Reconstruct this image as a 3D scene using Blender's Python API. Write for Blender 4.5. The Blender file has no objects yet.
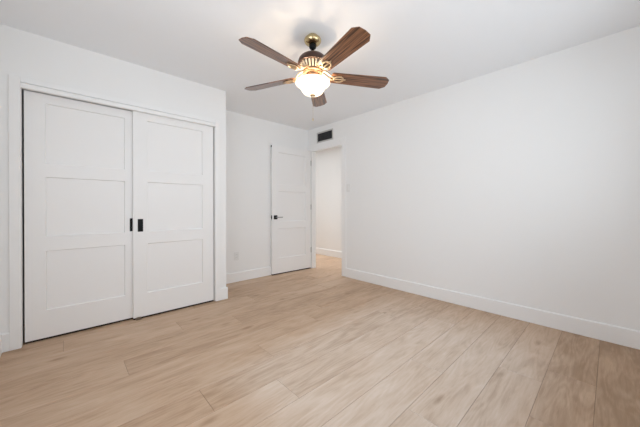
import bpy, bmesh, math, random
from mathutils import Vector, Matrix

scene = bpy.context.scene
C = scene.collection
R = math.radians
random.seed(7)

# ---------------------------------------------------------------- camera
cam_d = bpy.data.cameras.new('camera')
cam = bpy.data.objects.new('camera', cam_d)
C.objects.link(cam)
scene.camera = cam
cam_d.sensor_width = 36.0
cam_d.lens = 271.68 / 640.0 * 36.0
cam_d.shift_y = -(213.5 - 207.78) / 640.0
cam_d.clip_start = 0.01
YAW, PITCH, ROLL = R(46.935), R(-0.133), R(-0.089)
_f = Vector((math.cos(YAW), math.sin(YAW), 0)); _r = Vector((math.sin(YAW), -math.cos(YAW), 0)); _u = Vector((0, 0, 1))
_f2 = _f * math.cos(PITCH) + _u * math.sin(PITCH); _u2 = _u * math.cos(PITCH) - _f * math.sin(PITCH)
_r3 = _r * math.cos(ROLL) + _u2 * math.sin(ROLL); _u3 = _u2 * math.cos(ROLL) - _r * math.sin(ROLL)
cam.matrix_world = Matrix(((_r3.x, _u3.x, -_f2.x, 0.0), (_r3.y, _u3.y, -_f2.y, 0.0), (_r3.z, _u3.z, -_f2.z, 1.0761), (0, 0, 0, 1)))

# ---------------------------------------------------------------- world, lights, exposure
world = bpy.data.worlds.new('sky'); scene.world = world
world.use_nodes = True
bg = world.node_tree.nodes['Background']
bg.inputs[0].default_value = (0.75, 0.85, 1.0, 1); bg.inputs[1].default_value = 1.0
vs = scene.view_settings
vs.view_transform = 'Standard'; vs.look = 'None'; vs.gamma = 1.0; vs.use_curve_mapping = False
vs.exposure = -0.03
scene.cycles.use_denoising = True
scene.cycles.max_bounces = 18
scene.cycles.diffuse_bounces = 14
scene.cycles.sample_clamp_indirect = 8.0

def area(name, loc, direction, sx, sy, power, color, spread=180):
    d = bpy.data.lights.new(name, 'AREA'); d.shape = 'RECTANGLE'; d.size = sx; d.size_y = sy
    d.energy = power; d.color = color; d.spread = R(spread)
    o = bpy.data.objects.new(name, d); C.objects.link(o)
    o.location = loc
    o.rotation_euler = Vector(direction).to_track_quat('-Z', 'Y').to_euler()
    return o

# soft daylight coming down through the window in the wall beside the camera
sun_d = bpy.data.lights.new('daylight', 'SUN'); sun_d.energy = 3.4; sun_d.angle = R(8); sun_d.color = (0.33, 0.61, 1.0)
sun = bpy.data.objects.new('daylight', sun_d); C.objects.link(sun)
sun.rotation_euler = Vector((math.cos(R(33)), 0.01, -math.sin(R(33)))).to_track_quat('-Z', 'Y').to_euler()
# skylight entering by that window; frontal fill from an added window behind the camera
area('window_daylight', (-0.345, 0.97, 1.41), (1, 0.25, 0.0), 1.4, 1.3, 19, (0.90, 0.955, 1.0), 170)
area('rear_fill_light', (1.5, -0.48, 1.45), (0.03, 1, 0.15), 2.5, 1.3, 17, (0.87, 0.95, 1.0), 135)
# hallway ceiling lamp
area('hallway_lamp_light', (3.76, 4.2, 2.42), (0, 0, -1), 0.8, 3.2, 15.5, (0.95, 0.98, 1.0), 90)

# ---------------------------------------------------------------- dimensions (metres)
XW, XR = -0.363, 3.16         # wall beside camera, long right wall
YN, YC, YB = -0.50, 3.093, 3.692  # near wall, closet face, back wall
XC = 1.376                    # outside corner of closet
H = 2.44
DY0, DY1, DH = 2.87, 3.60, 2.07   # bedroom doorway in right wall
OX0, OX1, OH = -0.252, 1.243, 2.01  # closet opening
HX0, HX1, HY0, HY1 = 3.24, 4.235, 1.6, 6.4

# ---------------------------------------------------------------- materials
def mat(name, color, rough=0.5, metal=0.0, spec=0.5, emis=None, estr=0.0, bump=None, bump_scale=200.0):
    m = bpy.data.materials.new(name); m.use_nodes = True
    nt = m.node_tree; b = nt.nodes['Principled BSDF']
    b.inputs['Base Color'].default_value = (*color, 1)
    b.inputs['Roughness'].default_value = rough
    b.inputs['Metallic'].default_value = metal
    b.inputs['Specular IOR Level'].default_value = spec
    if emis:
        b.inputs['Emission Color'].default_value = (*emis, 1); b.inputs['Emission Strength'].default_value = estr
    # procedural micro variation
    tc = nt.nodes.new('ShaderNodeTexCoord')
    n = nt.nodes.new('ShaderNodeTexNoise'); n.inputs['Scale'].default_value = bump_scale; n.inputs['Detail'].default_value = 3
    nt.links.new(tc.outputs['Object'], n.inputs['Vector'])
    if bump:
        bp = nt.nodes.new('ShaderNodeBump'); bp.inputs['Strength'].default_value = bump; bp.inputs['Distance'].default_value = 0.001
        nt.links.new(n.outputs['Fac'], bp.inputs['Height']); nt.links.new(bp.outputs['Normal'], b.inputs['Normal'])
    else:
        mr = nt.nodes.new('ShaderNodeMapRange'); mr.inputs['To Min'].default_value = max(0, rough - 0.03); mr.inputs['To Max'].default_value = min(1, rough + 0.03)
        nt.links.new(n.outputs['Fac'], mr.inputs['Value']); nt.links.new(mr.outputs['Result'], b.inputs['Roughness'])
    return m

M_WALL = mat('wall_paint', (0.87, 0.87, 0.865), 0.85, spec=0.25, bump=0.15, bump_scale=160)
M_CEIL = mat('ceiling_paint', (0.865, 0.885, 0.91), 0.9, spec=0.2, bump=0.15, bump_scale=120)
M_TRIM = mat('trim_paint', (0.88, 0.88, 0.875), 0.45, spec=0.4)
M_DOOR = mat('door_paint', (0.87, 0.865, 0.86), 0.45, spec=0.4)
M_DARKCAV = mat('closet_interior', (0.35, 0.34, 0.33), 0.9)
M_BLACK = mat('black_metal', (0.004, 0.004, 0.004), 0.55, 0.0, spec=0.2)
M_STEEL = mat('satin_steel', (0.42, 0.42, 0.42), 0.35, 0.9)
M_GUIDE = mat('bronze_plastic', (0.17, 0.12, 0.085), 0.5)
M_GAPSHADE = mat('gap_shade_dark', (0.035, 0.024, 0.018), 0.9, spec=0.1)  # dark colour for the shade in the gaps under the doors
M_PLASTIC = mat('white_plastic', (0.80, 0.80, 0.79), 0.35)
M_PLASTIC_D = mat('socket_recess', (0.35, 0.35, 0.34), 0.5)
M_VENTFR = mat('vent_frame_paint', (0.55, 0.54, 0.52), 0.5)
M_VENTIN = mat('vent_duct', (0.01, 0.01, 0.011), 0.8)
M_SLAT = mat('vent_slat', (0.06, 0.06, 0.065), 0.5)
M_BRASS = mat('antique_brass', (0.56, 0.44, 0.24), 0.2, 1.0)
M_BRASS2 = mat('soft_brass', (0.62, 0.46, 0.30), 0.32, 0.85)
M_BRONZE = mat('aged_bronze', (0.30, 0.19, 0.12), 0.35, 0.8)
M_MOTOR = mat('walnut_bronze', (0.055, 0.026, 0.018), 0.3, 0.35)
M_VENTCREAM = mat('vent_rib_cream', (0.80, 0.68, 0.52), 0.35, 0.3)
M_GLASSW = mat('window_frame_white', (0.8, 0.8, 0.8), 0.4)

def bowl_material():
    m = bpy.data.materials.new('alabaster_glass_lit'); m.use_nodes = True
    nt = m.node_tree; b = nt.nodes['Principled BSDF']
    b.inputs['Base Color'].default_value = (0.9, 0.85, 0.75, 1); b.inputs['Roughness'].default_value = 0.3
    tc = nt.nodes.new('ShaderNodeTexCoord')
    n = nt.nodes.new('ShaderNodeTexNoise'); n.inputs['Scale'].default_value = 14; n.inputs['Detail'].default_value = 4
    nt.links.new(tc.outputs['Object'], n.inputs['Vector'])
    cr = nt.nodes.new('ShaderNodeValToRGB')
    cr.color_ramp.elements[0].color = (1.0, 0.74, 0.46, 1); cr.color_ramp.elements[1].color = (1.0, 0.83, 0.62, 1)
    cr.color_ramp.elements[0].position = 0.3; cr.color_ramp.elements[1].position = 0.6
    nt.links.new(n.outputs['Fac'], cr.inputs['Fac'])
    nt.links.new(cr.outputs['Color'], b.inputs['Emission Color'])
    b.inputs['Emission Strength'].default_value = 2.0
    return m
M_BOWL = bowl_material()

def blade_material():
    m = bpy.data.materials.new('walnut_blade'); m.use_nodes = True
    nt = m.node_tree; b = nt.nodes['Principled BSDF']; b.inputs['Roughness'].default_value = 0.3; b.inputs['Coat Weight'].default_value = 0.5; b.inputs['Coat Roughness'].default_value = 0.25
    tc = nt.nodes.new('ShaderNodeTexCoord'); mp = nt.nodes.new('ShaderNodeMapping')
    mp.inputs['Scale'].default_value = (2.0, 70, 70)
    nt.links.new(tc.outputs['Object'], mp.inputs['Vector'])
    n = nt.nodes.new('ShaderNodeTexNoise'); n.inputs['Scale'].default_value = 1.6; n.inputs['Detail'].default_value = 5; n.inputs['Distortion'].default_value = 0.6
    nt.links.new(mp.outputs['Vector'], n.inputs['Vector'])
    cr = nt.nodes.new('ShaderNodeValToRGB')
    e = cr.color_ramp.elements
    e[0].position = 0.38; e[0].color = (0.040, 0.014, 0.007, 1)
    e[1].position = 0.64; e[1].color = (0.33, 0.15, 0.075, 1)
    nt.links.new(n.outputs['Fac'], cr.inputs['Fac']); nt.links.new(cr.outputs['Color'], b.inputs['Base Color'])
    return m
M_BLADE = blade_material()

def floor_material():
    m = bpy.data.materials.new('oak_vinyl_plank'); m.use_nodes = True
    nt = m.node_tree; L = nt.links; b = nt.nodes['Principled BSDF']
    def N(t, **k):
        n = nt.nodes.new(t)
        for a, v in k.items(): setattr(n, a, v)
        return n
    geo = N('ShaderNodeTexCoord')
    at = N('ShaderNodeAttribute', attribute_name='plank')
    sep = N('ShaderNodeSeparateColor'); L.new(at.outputs['Color'], sep.inputs['Color'])
    # every plank gets its own piece of the grain
    off = N('ShaderNodeCombineXYZ')
    m1 = N('ShaderNodeMath', operation='MULTIPLY'); m1.inputs[1].default_value = 37.0; L.new(sep.outputs['Green'], m1.inputs[0])
    m2 = N('ShaderNodeMath', operation='MULTIPLY'); m2.inputs[1].default_value = 53.0; L.new(sep.outputs['Blue'], m2.inputs[0])
    L.new(m1.outputs[0], off.inputs['X']); L.new(m2.outputs[0], off.inputs['Z'])
    add = N('ShaderNodeVectorMath', operation='ADD'); L.new(geo.outputs['Object'], add.inputs[0]); L.new(off.outputs[0], add.inputs[1])
    def noise(scale_vec, scale, detail, dist=0.0, rough=0.55):
        mp = N('ShaderNodeMapping'); mp.inputs['Scale'].default_value = scale_vec; L.new(add.outputs[0], mp.inputs['Vector'])
        n = N('ShaderNodeTexNoise'); n.inputs['Scale'].default_value = scale; n.inputs['Detail'].default_value = detail
        n.inputs['Distortion'].default_value = dist; n.inputs['Roughness'].default_value = rough
        L.new(mp.outputs[0], n.inputs['Vector']); return n
    broad = noise((1.2, 5.0, 1.0), 1.5, 4, 1.2)
    fine = noise((3.2, 34.0, 1.0), 1.5, 7, 1.2, 0.65)
    # cathedral figure
    mpw = N('ShaderNodeMapping'); mpw.inputs['Scale'].default_value = (1.1, 7.0, 1.0); L.new(add.outputs[0], mpw.inputs['Vector'])
    wv = N('ShaderNodeTexNoise'); wv.inputs['Scale'].default_value = 1.1; wv.inputs['Detail'].default_value = 1; L.new(mpw.outputs[0], wv.inputs['Vector'])
    rings = N('ShaderNodeMath', operation='MULTIPLY'); rings.inputs[1].default_value = 75.0; L.new(wv.outputs['Fac'], rings.inputs[0])
    sn = N('ShaderNodeMath', operation='SINE'); L.new(rings.outputs[0], sn.inputs[0])
    # knots
    mpk = N('ShaderNodeMapping'); mpk.inputs['Scale'].default_value = (2.3, 6.5, 1.0); L.new(add.outputs[0], mpk.inputs['Vector'])
    vo = N('ShaderNodeTexVoronoi'); vo.inputs['Scale'].default_value = 1.0; L.new(mpk.outputs[0], vo.inputs['Vector'])
    kn = N('ShaderNodeMapRange'); kn.inputs['From Min'].default_value = 0.03; kn.inputs['From Max'].default_value = 0.17
    kn.inputs['To Min'].default_value = 1.0; kn.inputs['To Max'].default_value = 0.0; L.new(vo.outputs['Distance'], kn.inputs['Value'])
    kg = N('ShaderNodeMath', operation='GREATER_THAN'); kg.inputs[1].default_value = 0.25
    vs_ = N('ShaderNodeSeparateColor'); L.new(vo.outputs['Color'], vs_.inputs['Color']); L.new(vs_.outputs['Red'], kg.inputs[0])
    knm = N('ShaderNodeMath', operation='MULTIPLY'); L.new(kn.outputs[0], knm.inputs[0]); L.new(kg.outputs[0], knm.inputs[1])
    # mix down to one value
    def mul(a, k):
        n = N('ShaderNodeMath', operation='MULTIPLY'); L.new(a, n.inputs[0]); n.inputs[1].default_value = k; return n.outputs[0]
    def plus(a, c):
        n = N('ShaderNodeMath', operation='ADD'); L.new(a, n.inputs[0]); L.new(c, n.inputs[1]); return n.outputs[0]
    v = plus(mul(broad.outputs['Fac'], 0.60), mul(fine.outputs['Fac'], 0.45))
    v = plus(v, mul(sn.outputs[0], 0.036))
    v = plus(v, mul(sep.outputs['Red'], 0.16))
    v = plus(v, mul(knm.outputs[0], -0.26))
    cr = N('ShaderNodeValToRGB'); e = cr.color_ramp.elements
    e[0].position = 0.33; e[0].color = (0.355, 0.226, 0.134, 1)
    e[1].position = 0.86; e[1].color = (0.64, 0.480, 0.352, 1)
    md = e.new(0.60); md.color = (0.535, 0.370, 0.250, 1)
    L.new(v, cr.inputs['Fac']); L.new(cr.outputs['Color'], b.inputs['Base Color'])
    rr = N('ShaderNodeMapRange'); rr.inputs['To Min'].default_value = 0.42; rr.inputs['To Max'].default_value = 0.56
    L.new(fine.outputs['Fac'], rr.inputs['Value']); L.new(rr.outputs[0], b.inputs['Roughness'])
    b.inputs['Specular IOR Level'].default_value = 0.45
    bp = N('ShaderNodeBump'); bp.inputs['Strength'].default_value = 0.12; bp.inputs['Distance'].default_value = 0.001
    L.new(fine.outputs['Fac'], bp.inputs['Height']); L.new(bp.outputs['Normal'], b.inputs['Normal'])
    return m
M_FLOOR = floor_material()
M_GAP = mat('plank_seam', (0.22, 0.15, 0.10), 0.8)

# ---------------------------------------------------------------- mesh helpers
def add_box(bm, lo, hi, bevel=0.0, mi=0):
    x0, y0, z0 = lo; x1, y1, z1 = hi
    vs_ = [bm.verts.new(p) for p in ((x0,y0,z0),(x1,y0,z0),(x1,y1,z0),(x0,y1,z0),(x0,y0,z1),(x1,y0,z1),(x1,y1,z1),(x0,y1,z1))]
    fs = [bm.faces.new([vs_[i] for i in q]) for q in ((3,2,1,0),(4,5,6,7),(0,1,5,4),(1,2,6,5),(2,3,7,6),(3,0,4,7))]
    for f in fs: f.material_index = mi
    if bevel > 0:
        es = list({e for f in fs for e in f.edges})
        r = bmesh.ops.bevel(bm, geom=es, offset=bevel, segments=2, affect='EDGES', profile=0.5)
        for f in r['faces']: f.material_index = mi
    return vs_

def add_lathe(bm, prof, seg=40, origin=(0,0,0), mi=0, ribs=0, rib_amp=0.0):
    ox, oy, oz = origin; rings = []
    for r, z in prof:
        if r < 1e-6: rings.append([bm.verts.new((ox, oy, oz + z))])
        else:
            ring = []
            for k in range(seg):
                a = 2 * math.pi * k / seg
                rr = r * (1 + (rib_amp if (ribs and (k * ribs * 2 // seg) % 2) else 0))
                ring.append(bm.verts.new((ox + rr * math.cos(a), oy + rr * math.sin(a), oz + z)))
            rings.append(ring)
    for A, B in zip(rings, rings[1:]):
        if len(A) == 1 and len(B) == 1: continue
        for k in range(seg):
            k2 = (k + 1) % seg
            if len(A) == 1: f = bm.faces.new((A[0], B[k], B[k2]))
            elif len(B) == 1: f = bm.faces.new((A[k], A[k2], B[0]))
            else: f = bm.faces.new((A[k], A[k2], B[k2], B[k]))
            f.material_index = mi
    return rings

def add_tube(bm, pts, radius, seg=10, closed=False, mi=0):
    pts = [Vector(p) for p in pts]; n = len(pts); rings = []
    radii = radius if isinstance(radius, (list, tuple)) else [radius] * n
    for i, p in enumerate(pts):
        a = pts[(i - 1) % n] if (closed or i > 0) else p
        c = pts[(i + 1) % n] if (closed or i < n - 1) else p
        t = (c - a).normalized()
        ref = Vector((0, 0, 1)) if abs(t.z) < 0.9 else Vector((1, 0, 0))
        u = t.cross(ref).normalized(); w = t.cross(u).normalized()
        rings.append([bm.verts.new(p + (u * math.cos(2*math.pi*k/seg) + w * math.sin(2*math.pi*k/seg)) * radii[i]) for k in range(seg)])
    m = n if closed else n - 1
    for i in range(m):
        A, B = rings[i], rings[(i + 1) % n]
        for k in range(seg):
            bm.faces.new((A[k], A[(k+1) % seg], B[(k+1) % seg], B[k])).material_index = mi
    if not closed:
        bm.faces.new(rings[0]).material_index = mi; bm.faces.new(list(reversed(rings[-1]))).material_index = mi

def obj(name, bm, mats, parent=None, smooth=False, loc=None, rot=None):
    bmesh.ops.recalc_face_normals(bm, faces=bm.faces)
    me = bpy.data.meshes.new(name); bm.to_mesh(me); bm.free()
    for m in (mats if isinstance(mats, (list, tuple)) else [mats]): me.materials.append(m)
    o = bpy.data.objects.new(name, me); C.objects.link(o)
    if parent: o.parent = parent
    if loc: o.location = loc
    if rot: o.rotation_euler = rot
    if smooth:
        for p in me.polygons: p.use_smooth = True
        try:
            me.set_sharp_from_angle(angle=R(smooth if smooth is not True else 40))
        except Exception: pass
    return o

def tag(o, label, cat, kind=None, group=None):
    o['label'] = label; o['category'] = cat
    if kind: o['kind'] = kind
    if group: o['group'] = group
    return o

def boxes(name, bl, m, parent=None, bevel=0.0):
    bm = bmesh.new()
    for lo, hi in bl: add_box(bm, lo, hi, bevel)
    return obj(name, bm, m, parent)

def struct(o, label, cat): return tag(o, label, cat, 'structure')

# ---------------------------------------------------------------- floor (planks run along X)
PW = 0.228
def make_floor():
    bm = bmesh.new(); lay = bm.loops.layers.float_color.new('plank')
    known = {0: [1.74, 2.32], 1: [0.62, 2.13], 2: [1.33], 3: [1.782], 4: [0.35, 2.6], 5: [0.96], 6: [0.57, 2.35], 7: [1.09], 8: [1.75], 9: [0.293, 2.0], 10: [1.2], 11: [0.75, 2.55], 12: [-0.017, 1.6]}
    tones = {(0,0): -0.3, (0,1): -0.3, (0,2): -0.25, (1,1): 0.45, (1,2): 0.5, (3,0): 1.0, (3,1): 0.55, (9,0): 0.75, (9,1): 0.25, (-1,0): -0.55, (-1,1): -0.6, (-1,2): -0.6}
    x0, x1 = XW - 0.10, HX1 + 0.10; g = 0.0007; be = 0.0012
    k = -3
    while 0.058 + k * PW < HY1 + 0.1:
        y0, y1 = 0.058 + k * PW, 0.058 + (k + 1) * PW
        if k in known: js = known[k]
        else:
            s = x0 + random.uniform(0.4, 1.7); js = [s, s + random.uniform(1.4, 1.9)]
        while js[-1] + 1.83 < x1: js = js + [js[-1] + 1.83]
        ends = [x0] + js + [x1]
        for i, (a, b_) in enumerate(zip(ends, ends[1:])):
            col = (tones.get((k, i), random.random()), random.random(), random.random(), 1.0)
            ax, bx, ay, by = a + g, b_ - g, y0 + g, y1 - g
            top = [bm.verts.new(p) for p in ((ax+be, ay+be, 0), (bx-be, ay+be, 0), (bx-be, by-be, 0), (ax+be, by-be, 0))]
            low = [bm.verts.new(p) for p in ((ax, ay, -0.0016), (bx, ay, -0.0016), (bx, by, -0.0016), (ax, by, -0.0016))]
            fs = [bm.faces.new(top)] + [bm.faces.new((low[q], low[(q+1) % 4], top[(q+1) % 4], top[q])) for q in range(4)]
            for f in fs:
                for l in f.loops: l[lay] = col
        k += 1
    vs0 = add_box(bm, (x0, YN - 0.12, -0.06), (x1, HY1 + 0.1, -0.0015), mi=1)
    o = obj('floor', bm, [M_FLOOR, M_GAP])
    return struct(o, 'pale oak look plank floor running through bedroom and hallway', 'floor')
make_floor()

# ---------------------------------------------------------------- walls and ceiling
T = 0.12
struct(boxes('ceiling', [((XW - T, YN - T, H), (HX1 + T, HY1 + T, H + 0.1))], M_CEIL), 'flat white painted ceiling above the fan', 'ceiling')
# left wall with window opening (beside the camera, outside the frame)
WA = (0.22, 1.72, 0.72, 2.10)
struct(boxes('wall_left', [((XW - T, YN, 0), (XW, WA[0], H)), ((XW - T, WA[1], 0), (XW, YB, H)),
                           ((XW - T, WA[0], WA[3]), (XW, WA[1], H)), ((XW - T, WA[0], 0), (XW, WA[1], WA[2]))], M_WALL), 'white wall with a window beside the closet', 'wall')
WB = (0.20, 2.80, 0.80, 2.10)
struct(boxes('wall_near', [((XW - T, YN - T, 0), (WB[0], YN, H)), ((WB[1], YN - T, 0), (XR + T, YN, H)),
                           ((WB[0], YN - T, 0), (WB[1], YN, WB[2])), ((WB[0], YN - T, WB[3]), (WB[1], YN, H))], M_WALL), 'white wall with an added wide window facing the closet', 'wall')
struct(boxes('wall_right', [((XR, YN, 0), (HX0, DY0, H)), ((XR, DY1, 0), (HX0, YB + T, H)), ((XR, DY0, DH), (HX0, DY1, H))], M_WALL), 'long blank white wall with the open doorway', 'wall')
struct(boxes('wall_back', [((XW, YB, 0), (XR, YB + T, H))], M_WALL), 'white wall behind the opened bedroom door', 'wall')
struct(boxes('wall_closet', [((XW, YC, 0), (OX0, YC + 0.1, H)), ((OX1, YC, 0), (XC, YC + 0.1, H)), ((OX0, YC, OH), (OX1, YC + 0.1, H)),
                             ((XC - 0.1, YC + 0.1, 0), (XC, YB, H))], M_WALL), 'white wall around the sliding closet doors', 'wall')
struct(boxes('wall_hallway', [((HX1, HY0, 0), (HX1 + T, HY1, H))], M_WALL), 'white hallway wall seen through the doorway', 'wall')
struct(boxes('wall_hallway_end', [((HX0, HY1, 0), (HX1 + T, HY1 + T, H)), ((HX0, HY0 - T, 0), (HX1 + T, HY0, H)), ((XR, YB + T, 0), (HX0, HY1, H))], M_WALL), 'white walls closing the ends of the hallway', 'wall')

def window(name, axis, rect, plane, label):
    """frame, mullion and glass in a wall opening; axis = direction the wall runs in"""
    a0, a1, z0, z1 = rect; w = 0.05
    def B(al, ah, zl, zh, d0, d1):
        return ((al, plane + d0, zl), (ah, plane + d1, zh)) if axis == 'x' else ((plane + d0, al, zl), (plane + d1, ah, zh))
    d0, d1 = -0.10, -0.05; mid = (a0 + a1) / 2
    o = boxes(name, [B(a0, a0 + w, z0, z1, d0, d1), B(a1 - w, a1, z0, z1, d0, d1), B(a0 + w, a1 - w, z0, z0 + w, d0, d1), B(a0 + w, a1 - w, z1 - w, z1, d0, d1),
                     ] + ([B(mid - 0.02, mid + 0.02, z0 + w, z1 - w, d0, d1)] if axis == 'x' else []), M_GLASSW)
    gm = bpy.data.materials.get('window_glass')
    if not gm:
        gm = bpy.data.materials.new('window_glass'); gm.use_nodes = True
        gn = gm.node_tree; gn.nodes.remove(gn.nodes['Principled BSDF'])
        fr = gn.nodes.new('ShaderNodeFresnel'); fr.inputs['IOR'].default_value = 1.45
        tr = gn.nodes.new('ShaderNodeBsdfTransparent'); gl = gn.nodes.new('ShaderNodeBsdfGlossy'); gl.inputs['Roughness'].default_value = 0.02
        mx = gn.nodes.new('ShaderNodeMixShader')
        gn.links.new(fr.outputs[0], mx.inputs[0]); gn.links.new(tr.outputs[0], mx.inputs[1]); gn.links.new(gl.outputs[0], mx.inputs[2])
        gn.links.new(mx.outputs[0], gn.nodes['Material Output'].inputs['Surface'])
    boxes('glass_pane', [B(a0 + w, mid - 0.02, z0 + w, z1 - w, -0.078, -0.072), B(mid + 0.02, a1 - w, z0 + w, z1 - w, -0.078, -0.072)], gm, o)
    return struct(o, label, 'window')
window('window_1', 'y', WA, XW, 'white framed window in the wall beside the closet')
window('added_window', 'x', WB, YN, 'added, unseen wide window giving frontal fill on the closet')  # added out of view to light the closet and back wall

# ---------------------------------------------------------------- baseboards
BH, BT = 0.137, 0.014
def baseboard(name, runs, label):
    """runs: (p0, p1, n) floor line of the wall face and the direction into the room"""
    bm = bmesh.new()
    for (x0, y0), (x1, y1), (nx, ny) in runs:
        prof = [(0, 0.001), (BT, 0.001), (BT, BH - 0.008), (BT - 0.003, BH - 0.002), (BT - 0.006, BH), (0, BH)]
        A = [bm.verts.new((x0 + nx * d, y0 + ny * d, z)) for d, z in prof]
        B = [bm.verts.new((x1 + nx * d, y1 + ny * d, z)) for d, z in prof]
        for i in range(len(prof)):
            j = (i + 1) % len(prof); bm.faces.new((A[i], A[j], B[j], B[i]))
        bm.faces.new(A); bm.faces.new(list(reversed(B)))
    return struct(obj(name, bm, M_TRIM), label, 'baseboard')
CW = 0.052
baseboard('baseboard_right', [((XR, YN + BT), (XR, DY0 - 0.08), (-1, 0))], 'white baseboard along the long blank wall')
baseboard('baseboard_back', [((XC + BT, YB), (XR, YB), (0, -1))], 'white baseboard under the outlet on the back wall')
baseboard('baseboard_closet', [((OX1 + CW, YC), (XC + BT, YC), (0, -1)), ((XC, YC), (XC, YB), (1, 0))], 'short white baseboard wrapping the closet corner')
baseboard('baseboard_left', [((XW, YC), (OX0 - 0.062, YC), (0, -1)), ((XW, YN + BT), (XW, YC - BT), (1, 0))], 'white baseboard at the corner left of the closet')
baseboard('baseboard_near', [((XW, YN), (XR, YN), (0, 1))], 'white baseboard under the added wide window')
baseboard('baseboard_hallway', [((HX1, HY0), (HX1, HY1), (-1, 0))], 'white baseboard on the hallway wall beyond the doorway')

# ---------------------------------------------------------------- closet trim
CT = 0.018
def casing_closet():
    bm = bmesh.new()
    add_box(bm, (OX0 - 0.062, YC - CT, 0.001), (OX0, YC, 2.075), 0.003)
    add_box(bm, (OX1, YC - CT, 0.001), (OX1 + CW, YC, 2.075), 0.003)
    add_box(bm, (OX0, YC - CT, 2.036), (OX1, YC, 2.075), 0.003)
    return struct(obj('trim_1', bm, M_TRIM), 'flat white casing around the closet opening', 'door trim')
casing_closet()
struct(boxes('trim_2', [((OX0 + 0.001, YC - CT - 0.016, 1.992), (OX1 - 0.001, YC + 0.004, 2.026))], M_TRIM, bevel=0.002), 'white fascia strip hiding the closet door track', 'track fascia')
def door_trim():
    bm = bmesh.new()
    # bedroom side casing, jamb lining and stop
    add_box(bm, (XR - 0.009, DY0 - 0.08, 0.001), (XR, DY0, 2.165), 0.003)
    add_box(bm, (XR - 0.009, DY1, 0.001), (XR, YB - 0.001, 2.165), 0.003)
    add_box(bm, (XR - 0.009, DY0, DH), (XR, DY1, 2.165), 0.003)
    add_box(bm, (XR - 0.004, DY1 - 0.018, 0.001), (HX0 + 0.004, DY1, DH - 0.001), 0.001)
    add_box(bm, (XR - 0.004, DY0, 0.001), (HX0 + 0.004, DY0 + 0.012, DH - 0.001), 0.001)
    add_box(bm, (XR - 0.004, DY0 + 0.012, DH - 0.018), (HX0 + 0.004, DY1 - 0.018, DH - 0.001), 0.001)
    add_box(bm, (XR + 0.040, DY1 - 0.030, 0.001), (XR + 0.07, DY1 - 0.018, DH - 0.02), 0.001)
    return struct(obj('trim_3', bm, M_TRIM), 'white casing and jamb of the open bedroom doorway', 'door trim')
door_trim()

# ---------------------------------------------------------------- panel doors
def panel_slab(w, h, t, px0, px1, pzs, rec=0.014, sl=0.0045):
    """local: x 0..w, z 0..h, front face y=0 towards -y, back y=t; recessed panels on both faces"""
    bm = bmesh.new()
    xs = [0, px0, px1, w]; zs = [0]
    for a, b_ in pzs: zs += [a, b_]
    zs.append(h)
    for face, s in ((0.0, 1), (t, -1)):
        V = {}
        def v(x, z, d=0.0):
            key = (round(x, 5), round(z, 5), round(d, 5))
            if key not in V: V[key] = bm.verts.new((x, face + s * d, z))
            return V[key]
        for i in range(3):
            for j in range(len(zs) - 1):
                xa, xb, za, zb = xs[i], xs[i+1], zs[j], zs[j+1]
                if i == 1 and j % 2 == 1:
                    o_ = [(xa, za), (xb, za), (xb, zb), (xa, zb)]
                    n_ = [(xa+sl, za+sl), (xb-sl, za+sl), (xb-sl, zb-sl), (xa+sl, zb-sl)]
                    for q in range(4):
                        q2 = (q + 1) % 4
                        bm.faces.new((v(*o_[q]), v(*o_[q2]), v(*n_[q2], rec), v(*n_[q], rec)))
                    bm.faces.new([v(*p, rec) for p in n_])
                else:
                    bm.faces.new((v(xa, za), v(xb, za), v(xb, zb), v(xa, zb)))
    bmesh.ops.remove_doubles(bm, verts=bm.verts, dist=1e-6)
    def strip(p0, p1):
        q = [bm.verts.new(p) for p in (p0, p1, (p1[0], t, p1[2]), (p0[0], t, p0[2]))]; bm.faces.new(q)
    strip((0,0,0), (0,0,h)); strip((w,0,0), (w,0,h)); strip((0,0,0), (w,0,0)); strip((0,0,h), (w,0,h))
    bmesh.ops.remove_doubles(bm, verts=bm.verts, dist=1e-6)
    return bm

ZB = 0.016
PZ = [(0.238 - ZB, 0.722 - ZB), (0.838 - ZB, 1.326 - ZB), (1.434 - ZB, 1.925 - ZB)]
def flush_pull(parent, x0, x1, z0, z1):
    bm = bmesh.new()
    w = 0.005
    add_box(bm, (x0, -0.003, z0), (x0 + w, 0.0, z1), 0.0006); add_box(bm, (x1 - w, -0.003, z0), (x1, 0.0, z1), 0.0006)
    add_box(bm, (x0 + w, -0.003, z0), (x1 - w, 0.0, z0 + w), 0.0006); add_box(bm, (x0 + w, -0.003, z1 - w), (x1 - w, 0.0, z1), 0.0006)
    add_box(bm, (x0 + w, -0.0012, z0 + w), (x1 - w, 0.0, z1 - w))
    o = obj('flush_pull', bm, M_BLACK, parent); o['label'] = 'black rectangular flush pull'
    return o
def bottom_gap_shade(parent, w, t):  # dark strip stands in for the shade in the gap below a door
    bm = bmesh.new(); add_box(bm, (0.002, 0.001, -0.0145), (w - 0.002, t - 0.001, 0.0))
    o = obj('bottom_gap_shade', bm, M_GAPSHADE, parent); o['label'] = 'dark strip painting in the shade of the gap under the door'
# rear-track (left) closet door
d1 = obj('door_1', panel_slab(0.762, 1.982, 0.034, 0.118, 0.648, PZ), M_DOOR, loc=(-0.240, YC + 0.050, ZB))
struct(d1, 'white three-panel sliding closet door nearest the frame edge', 'closet door')
flush_pull(d1, 0.685, 0.727, 0.832, 0.956)
bottom_gap_shade(d1, 0.762, 0.034)
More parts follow.
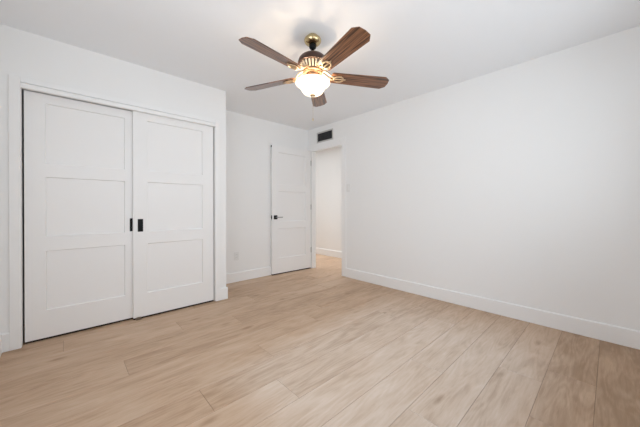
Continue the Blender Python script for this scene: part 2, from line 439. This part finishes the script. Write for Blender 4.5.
# front-track (right) closet door
d2 = obj('door_2', panel_slab(0.764, 1.982, 0.034, 0.116, 0.645, PZ), M_DOOR, loc=(0.467, YC + 0.012, ZB))
struct(d2, 'white three-panel sliding closet door at the closet corner, overlapping the other', 'closet door')
flush_pull(d2, 0.036, 0.080, 0.826, 0.948)
bottom_gap_shade(d2, 0.764, 0.034)

# floor guide between the closet doors
gb = bmesh.new()
add_box(gb, (0.485, YC - 0.012, 0.0), (0.530, YC + 0.010, 0.006), 0.001)
add_box(gb, (0.489, YC - 0.008, 0.006), (0.526, YC + 0.008, 0.022), 0.002)
tag(obj('floor_guide', gb, M_GUIDE), 'small brown floor guide where the two closet doors meet', 'door guide')

# bedroom door, swung open nearly flat to the back wall
DW, DTH, DHT = 0.771, 0.035, 2.062
d3 = obj('door_3', panel_slab(DW, DHT - 0.018, DTH, 0.115, DW - 0.115, [(0.238, 0.715), (0.826, 1.315), (1.422, 1.935)]), M_DOOR)
hx, hy = 3.141, 3.602
ex, ey = 2.371, 3.638
ang = math.atan2(hy - ey, hx - ex)
d3.location = (ex, ey, 0.018); d3.rotation_euler = (0, 0, ang)
struct(d3, 'white three-panel bedroom door standing open with black lever handle', 'door')
def door_hardware():
    bm = bmesh.new(); z = 0.898
    add_box(bm, (0.028, -0.009, z - 0.031), (0.090, 0.0, z + 0.031), 0.0015)
    o = obj('rose_plate', bm, M_BLACK, d3); o['label'] = 'square black handle plate'
    bm = bmesh.new()
    add_tube(bm, [(0.059, -0.009, z), (0.059, -0.045, z)], 0.010, 14)
    add_box(bm, (0.052, -0.054, z - 0.008), (0.165, -0.044, z + 0.008), 0.002)
    obj('lever_handle', bm, M_STEEL, d3, smooth=40)['label'] = 'slim dark steel door lever'
    bm = bmesh.new()
    add_box(bm, (-0.0015, 0.005, z - 0.03), (0.0, DTH - 0.005, z + 0.03), 0.0004)
    add_box(bm, (-0.010, 0.011, z - 0.009), (-0.0015, DTH - 0.011, z + 0.009), 0.001)
    obj('latch_plate', bm, M_BLACK, d3)['label'] = 'black latch plate on the door edge'
    bm = bmesh.new()
    add_tube(bm, [(0.012, DTH, 2.025), (0.012, DTH + 0.012, 2.025)], 0.010, 12)
    add_box(bm, (-0.004, 0.006, 2.012), (0.0, DTH, 2.036), 0.0008)
    obj('bumper', bm, M_BLACK, d3)['label'] = 'small black bumper at the top corner'
    bottom_gap_shade(d3, DW, DTH)
    for zc in (0.31, 1.06, 1.83):
        bm = bmesh.new()
        add_tube(bm, [(DW + 0.005, -0.004, zc - 0.045), (DW + 0.005, -0.004, zc + 0.045)], 0.0055, 10)
        add_box(bm, (DW, 0.0, zc - 0.044), (DW + 0.002, DTH - 0.006, zc + 0.044))
        obj('hinge', bm, M_STEEL, d3, smooth=40)
door_hardware()

# ---------------------------------------------------------------- air vent above the doorway
def vent():
    y0, y1, z0, z1 = 3.062, 3.450, 2.172, 2.350
    root = bpy.data.objects.new('air_vent', None); C.objects.link(root); root.location = (XR, (y0 + y1) / 2, (z0 + z1) / 2)
    tag(root, 'rectangular air return grille with dark louvers above the doorway', 'air vent')
    hw, hh, f = (y1 - y0) / 2, (z1 - z0) / 2, 0.022
    bm = bmesh.new()
    for lo, hi in (((-0.010, -hw, -hh), (0, hw, -hh + f)), ((-0.010, -hw, hh - f), (0, hw, hh)), ((-0.010, -hw, -hh + f), (0, -hw + f, hh - f)), ((-0.010, hw - f, -hh + f), (0, hw, hh - f))):
        add_box(bm, lo, hi, 0.0015)
    obj('grille_frame', bm, M_VENTFR, root)
    bm = bmesh.new(); add_box(bm, (-0.0012, -hw + f, -hh + f), (0, hw - f, hh - f))
    obj('duct_opening', bm, M_VENTIN, root)
    n = 8; gap = (2 * hh - 2 * f) / n
    for i in range(n):
        z = -hh + f + gap * (i + 0.5)
        bm = bmesh.new()
        p = [(-0.009, z - 0.004), (-0.008, z - 0.0052), (-0.0015, z + 0.0038), (-0.0025, z + 0.005)]
        A = [bm.verts.new((x, -hw + f, zz)) for x, zz in p]; B = [bm.verts.new((x, hw - f, zz)) for x, zz in p]
        for k in range(4): bm.faces.new((A[k], A[(k+1) % 4], B[(k+1) % 4], B[k]))
        bm.faces.new(A); bm.faces.new(list(reversed(B)))
        obj('louver', bm, M_SLAT, root)
vent()

# ---------------------------------------------------------------- outlet and switch
def plate(name, loc, rotz, label, cat, kind):
    root = bpy.data.objects.new(name, None); C.objects.link(root); root.location = loc; root.rotation_euler = (0, 0, rotz)
    tag(root, label, cat)
    bm = bmesh.new(); add_box(bm, (-0.037, -0.006, -0.059), (0.037, 0, 0.059), 0.0025); obj('cover_plate', bm, M_PLASTIC, root)
    if kind == 'outlet':
        for s in (-1, 1):
            bm = bmesh.new(); add_box(bm, (-0.017, -0.0085, s * 0.021 - 0.014), (0.017, -0.006, s * 0.021 + 0.014), 0.001)
            so = obj('socket', bm, M_PLASTIC, root)
            bm = bmesh.new()
            add_box(bm, (-0.008, -0.0092, s * 0.021 - 0.004), (-0.0055, -0.0085, s * 0.021 + 0.006)); add_box(bm, (0.0055, -0.0092, s * 0.021 - 0.004), (0.008, -0.0085, s * 0.021 + 0.006))
            obj('contact_slots', bm, M_PLASTIC_D, so)
    else:
        bm = bmesh.new(); add_box(bm, (-0.016, -0.010, -0.033), (0.016, -0.006, 0.033), 0.0015); obj('rocker', bm, M_PLASTIC, root)
    return root
plate('wall_outlet', (1.795, YB, 0.372), 0, 'white wall outlet low on the wall beside the open door', 'outlet', 'outlet')
plate('light_switch', (XR, 2.742, 1.37), -math.pi / 2, 'white light switch on the wall beside the doorway', 'light switch', 'switch')

# ---------------------------------------------------------------- ceiling fan
FX, FY = 1.425 + 0.012, 1.62
fan = bpy.data.objects.new('ceiling_fan', None); C.objects.link(fan); fan.location = (FX, FY, H)
tag(fan, 'five-blade ceiling fan with walnut blades, brass fittings and a lit glass bowl', 'ceiling fan')
def fz(z): return z - H
def smooth_prof(pts, sub=6):
    out = []
    P = [pts[0]] + list(pts) + [pts[-1]]
    for i in range(1, len(P) - 2):
        p0, p1, p2, p3 = P[i-1], P[i], P[i+1], P[i+2]
        for s in range(sub):
            t = s / sub
            out.append(tuple(0.5 * ((2*p1[k]) + (-p0[k]+p2[k])*t + (2*p0[k]-5*p1[k]+4*p2[k]-p3[k])*t*t + (-p0[k]+3*p1[k]-3*p2[k]+p3[k])*t**3) for k in (0, 1)))
    out.append(pts[-1])
    return [(max(0.0, r), z) for r, z in out]
def lathe_part(name, pts, m, seg=48, sub=5, label=None, **k):
    bm = bmesh.new(); add_lathe(bm, smooth_prof([(r, fz(z)) for r, z in pts], sub) if sub > 1 else [(r, fz(z)) for r, z in pts], seg, **k)
    o = obj(name, bm, m, fan, smooth=35)
    if label: o['label'] = label
    return o
lathe_part('canopy', [(0.0, 2.4395), (0.036, 2.4395), (0.043, 2.431), (0.058, 2.420), (0.067, 2.406), (0.067, 2.393), (0.058, 2.379), (0.042, 2.368), (0.028, 2.364), (0.0, 2.363)], M_BRASS, label='polished brass ceiling canopy')
lathe_part('hanger_ball', [(0.0, 2.368), (0.024, 2.365), (0.029, 2.353), (0.024, 2.339), (0.0135, 2.333), (0.0, 2.333)], M_BLACK)
lathe_part('downrod', [(0.0, 2.345), (0.012, 2.345), (0.012, 2.298), (0.022, 2.294), (0.024, 2.280), (0.0, 2.280)], M_BLACK, seg=24, sub=1)
lathe_part('motor_housing', [(0.0, 2.290), (0.030, 2.290), (0.056, 2.286), (0.088, 2.272), (0.109, 2.250), (0.117, 2.228), (0.116, 2.214), (0.108, 2.207), (0.0, 2.207)], M_MOTOR, seg=64, label='dark brown domed motor housing')
# fluted vent band: dark core with cream ribs
lathe_part('vent_core', [(0.0, 2.208), (0.088, 2.208), (0.060, 2.158), (0.0, 2.158)], M_MOTOR, sub=1)
def ribs():
    bm = bmesh.new()
    for k in range(22):
        a = 2 * math.pi * k / 22
        pts = [((r) * math.cos(a), (r) * math.sin(a), fz(z)) for r, z in ((0.098, 2.208), (0.093, 2.196), (0.082, 2.178), (0.068, 2.162))]
        add_tube(bm, pts, [0.0088, 0.0088, 0.0078, 0.0065], 8)
    o = obj('vent_ribs', bm, M_VENTCREAM, fan, smooth=60); o['label'] = 'ring of cream and brass ribs under the motor'
ribs()
lathe_part('flywheel', [(0.0, 2.164), (0.066, 2.164), (0.076, 2.160), (0.078, 2.148), (0.070, 2.140), (0.066, 2.132), (0.0, 2.132)], M_BRONZE)
lathe_part('switch_housing', [(0.0, 2.134), (0.050, 2.134), (0.056, 2.124), (0.056, 2.104), (0.046, 2.094), (0.0, 2.094)], M_BRONZE)
lathe_part('light_fitter', [(0.0, 2.096), (0.034, 2.096), (0.050, 2.092), (0.056, 2.086), (0.050, 2.080), (0.0, 2.078)], M_BRONZE)
def bowl():
    outer = smooth_prof([(0.128, 2.072), (0.135, 2.069), (0.137, 2.061), (0.130, 2.051), (0.110, 2.039), (0.099, 2.027), (0.091, 2.010), (0.074, 1.985), (0.046, 1.971), (0.004, 1.967)], 4)
    inner = [(max(0.0, r - 0.004), z + 0.002) for r, z in reversed(outer)]
    inner[0] = (0.0, inner[0][1]); outer = outer[:-1] + [(0.0, 1.967)]
    bm = bmesh.new(); add_lathe(bm, [(r, fz(z)) for r, z in outer + inner], 56)
    o = obj('glass_bowl', bm, M_BOWL, fan, smooth=60); o['label'] = 'flared frosted glass bowl glowing warm white'
bowl()
lathe_part('finial', [(0.0, 1.969), (0.020, 1.969), (0.022, 1.963), (0.012, 1.957), (0.010, 1.951), (0.005, 1.944), (0.0, 1.943)], M_BRASS2, seg=24, label='brass finial under the glass bowl')
def chain(x, y, ztop, zbot, name='pull_chain'):
    bm = bmesh.new()
    n = int((ztop - zbot) / 0.0065)
    for i in range(n):
        z = ztop - i * 0.0065
        bmesh.ops.create_icosphere(bm, subdivisions=1, radius=0.0011, matrix=Matrix.Translation((x, y, fz(z))))
    add_tube(bm, [(x, y, fz(ztop)), (x, y, fz(zbot))], 0.0005, 5)
    add_lathe(bm, [(0.0, 0.0), (0.003, -0.002), (0.0045, -0.012), (0.003, -0.022), (0.0, -0.024)], 12, origin=(x, y, fz(zbot)))
    return obj(name, bm, M_BRASS, fan, smooth=60)
chain(0.032, 0.034, 2.085, 1.80)
# the stem that carries the bowl, and the three bulbs burning inside it
lathe_part('bowl_stem', [(0.0, 2.080), (0.006, 2.080), (0.006, 1.966), (0.0, 1.966)], M_BRASS2, seg=12, sub=1)
for k in range(3):
    ba = R(30 + 120 * k)
    bd = bpy.data.lights.new('bulb_light', 'POINT'); bd.energy = 1.9; bd.color = (1.0, 0.80, 0.58); bd.shadow_soft_size = 0.02
    bo = bpy.data.objects.new('bulb_light', bd); C.objects.link(bo); bo.parent = fan
    bo.location = (0.080 * math.cos(ba), 0.080 * math.sin(ba), fz(2.046))

# blades: local x outwards
def blade_mesh():
    r0, r1, t = 0.150, 0.611, 0.006
    out = [(r0, -0.050), (r0 + 0.012, -0.058), (0.36, -0.064), (r1 - 0.012, -0.073), (r1 + 0.028, -0.044), (r1 + 0.034, 0.0), (r1 + 0.028, 0.044), (r1 - 0.012, 0.073), (0.36, 0.064), (r0 + 0.012, 0.058), (r0, 0.050)]
    bm = bmesh.new()
    A = [bm.verts.new((x, y, -t / 2)) for x, y in out]; B = [bm.verts.new((x, y, t / 2)) for x, y in out]
    bm.faces.new(list(reversed(A))); bm.faces.new(B)
    n = len(out)
    for i in range(n): bm.faces.new((A[i], A[(i+1) % n], B[(i+1) % n], B[i]))
    es = [e for e in bm.edges if abs(e.verts[0].co.z - e.verts[1].co.z) < 1e-6]
    bmesh.ops.bevel(bm, geom=es, offset=0.0012, segments=2, affect='EDGES')
    return bm
def iron_mesh():
    bm = bmesh.new()
    # arm swelling out of the flywheel, dropping to the blade, ending in an open oval medallion under it
    for s in (-1, 1):
        add_tube(bm, [(0.070, s * 0.012, 0.045), (0.100, s * 0.020, 0.036), (0.130, s * 0.022, 0.012), (0.155, s * 0.018, -0.006), (0.176, s * 0.016, -0.010)], [0.008, 0.009, 0.009, 0.008, 0.007], 10)
    ell = [(0.212 + 0.040 * math.cos(a), 0.030 * math.sin(a), -0.010) for a in [2 * math.pi * k / 24 for k in range(24)]]
    add_tube(bm, ell, 0.0062, 8, closed=True)
    add_tube(bm, [(0.172, 0, -0.009), (0.20, 0, -0.009), (0.252, 0, -0.009), (0.272, 0, -0.008)], [0.009, 0.006, 0.006, 0.004], 8)
    for x, y in ((0.225, -0.030), (0.225, 0.030), (0.262, 0.0)):
        bmesh.ops.create_icosphere(bm, subdivisions=2, radius=0.0075, matrix=Matrix.Translation((x, y, -0.009)) @ Matrix.Diagonal((1, 1, 0.6, 1)))
    return bm
bl0 = ir0 = None
PITCHB = R(-13)
for k in range(5):
    a = R(41.5 + 72 * k)
    rot = Matrix.Rotation(a, 4, 'Z') @ Matrix.Rotation(PITCHB, 4, 'X')
    if bl0 is None:
        bl0 = obj('blade', blade_mesh(), M_BLADE, fan); ir0 = obj('blade_iron', iron_mesh(), M_BRASS2, fan, smooth=60)
        b_, i_ = bl0, ir0
    else:
        b_ = bl0.copy(); C.objects.link(b_); i_ = ir0.copy(); C.objects.link(i_)
        b_.parent = fan; i_.parent = fan
    b_.matrix_local = Matrix.Translation((0, 0, fz(2.122))) @ rot
    i_.matrix_local = Matrix.Translation((0, 0, fz(2.122))) @ rot
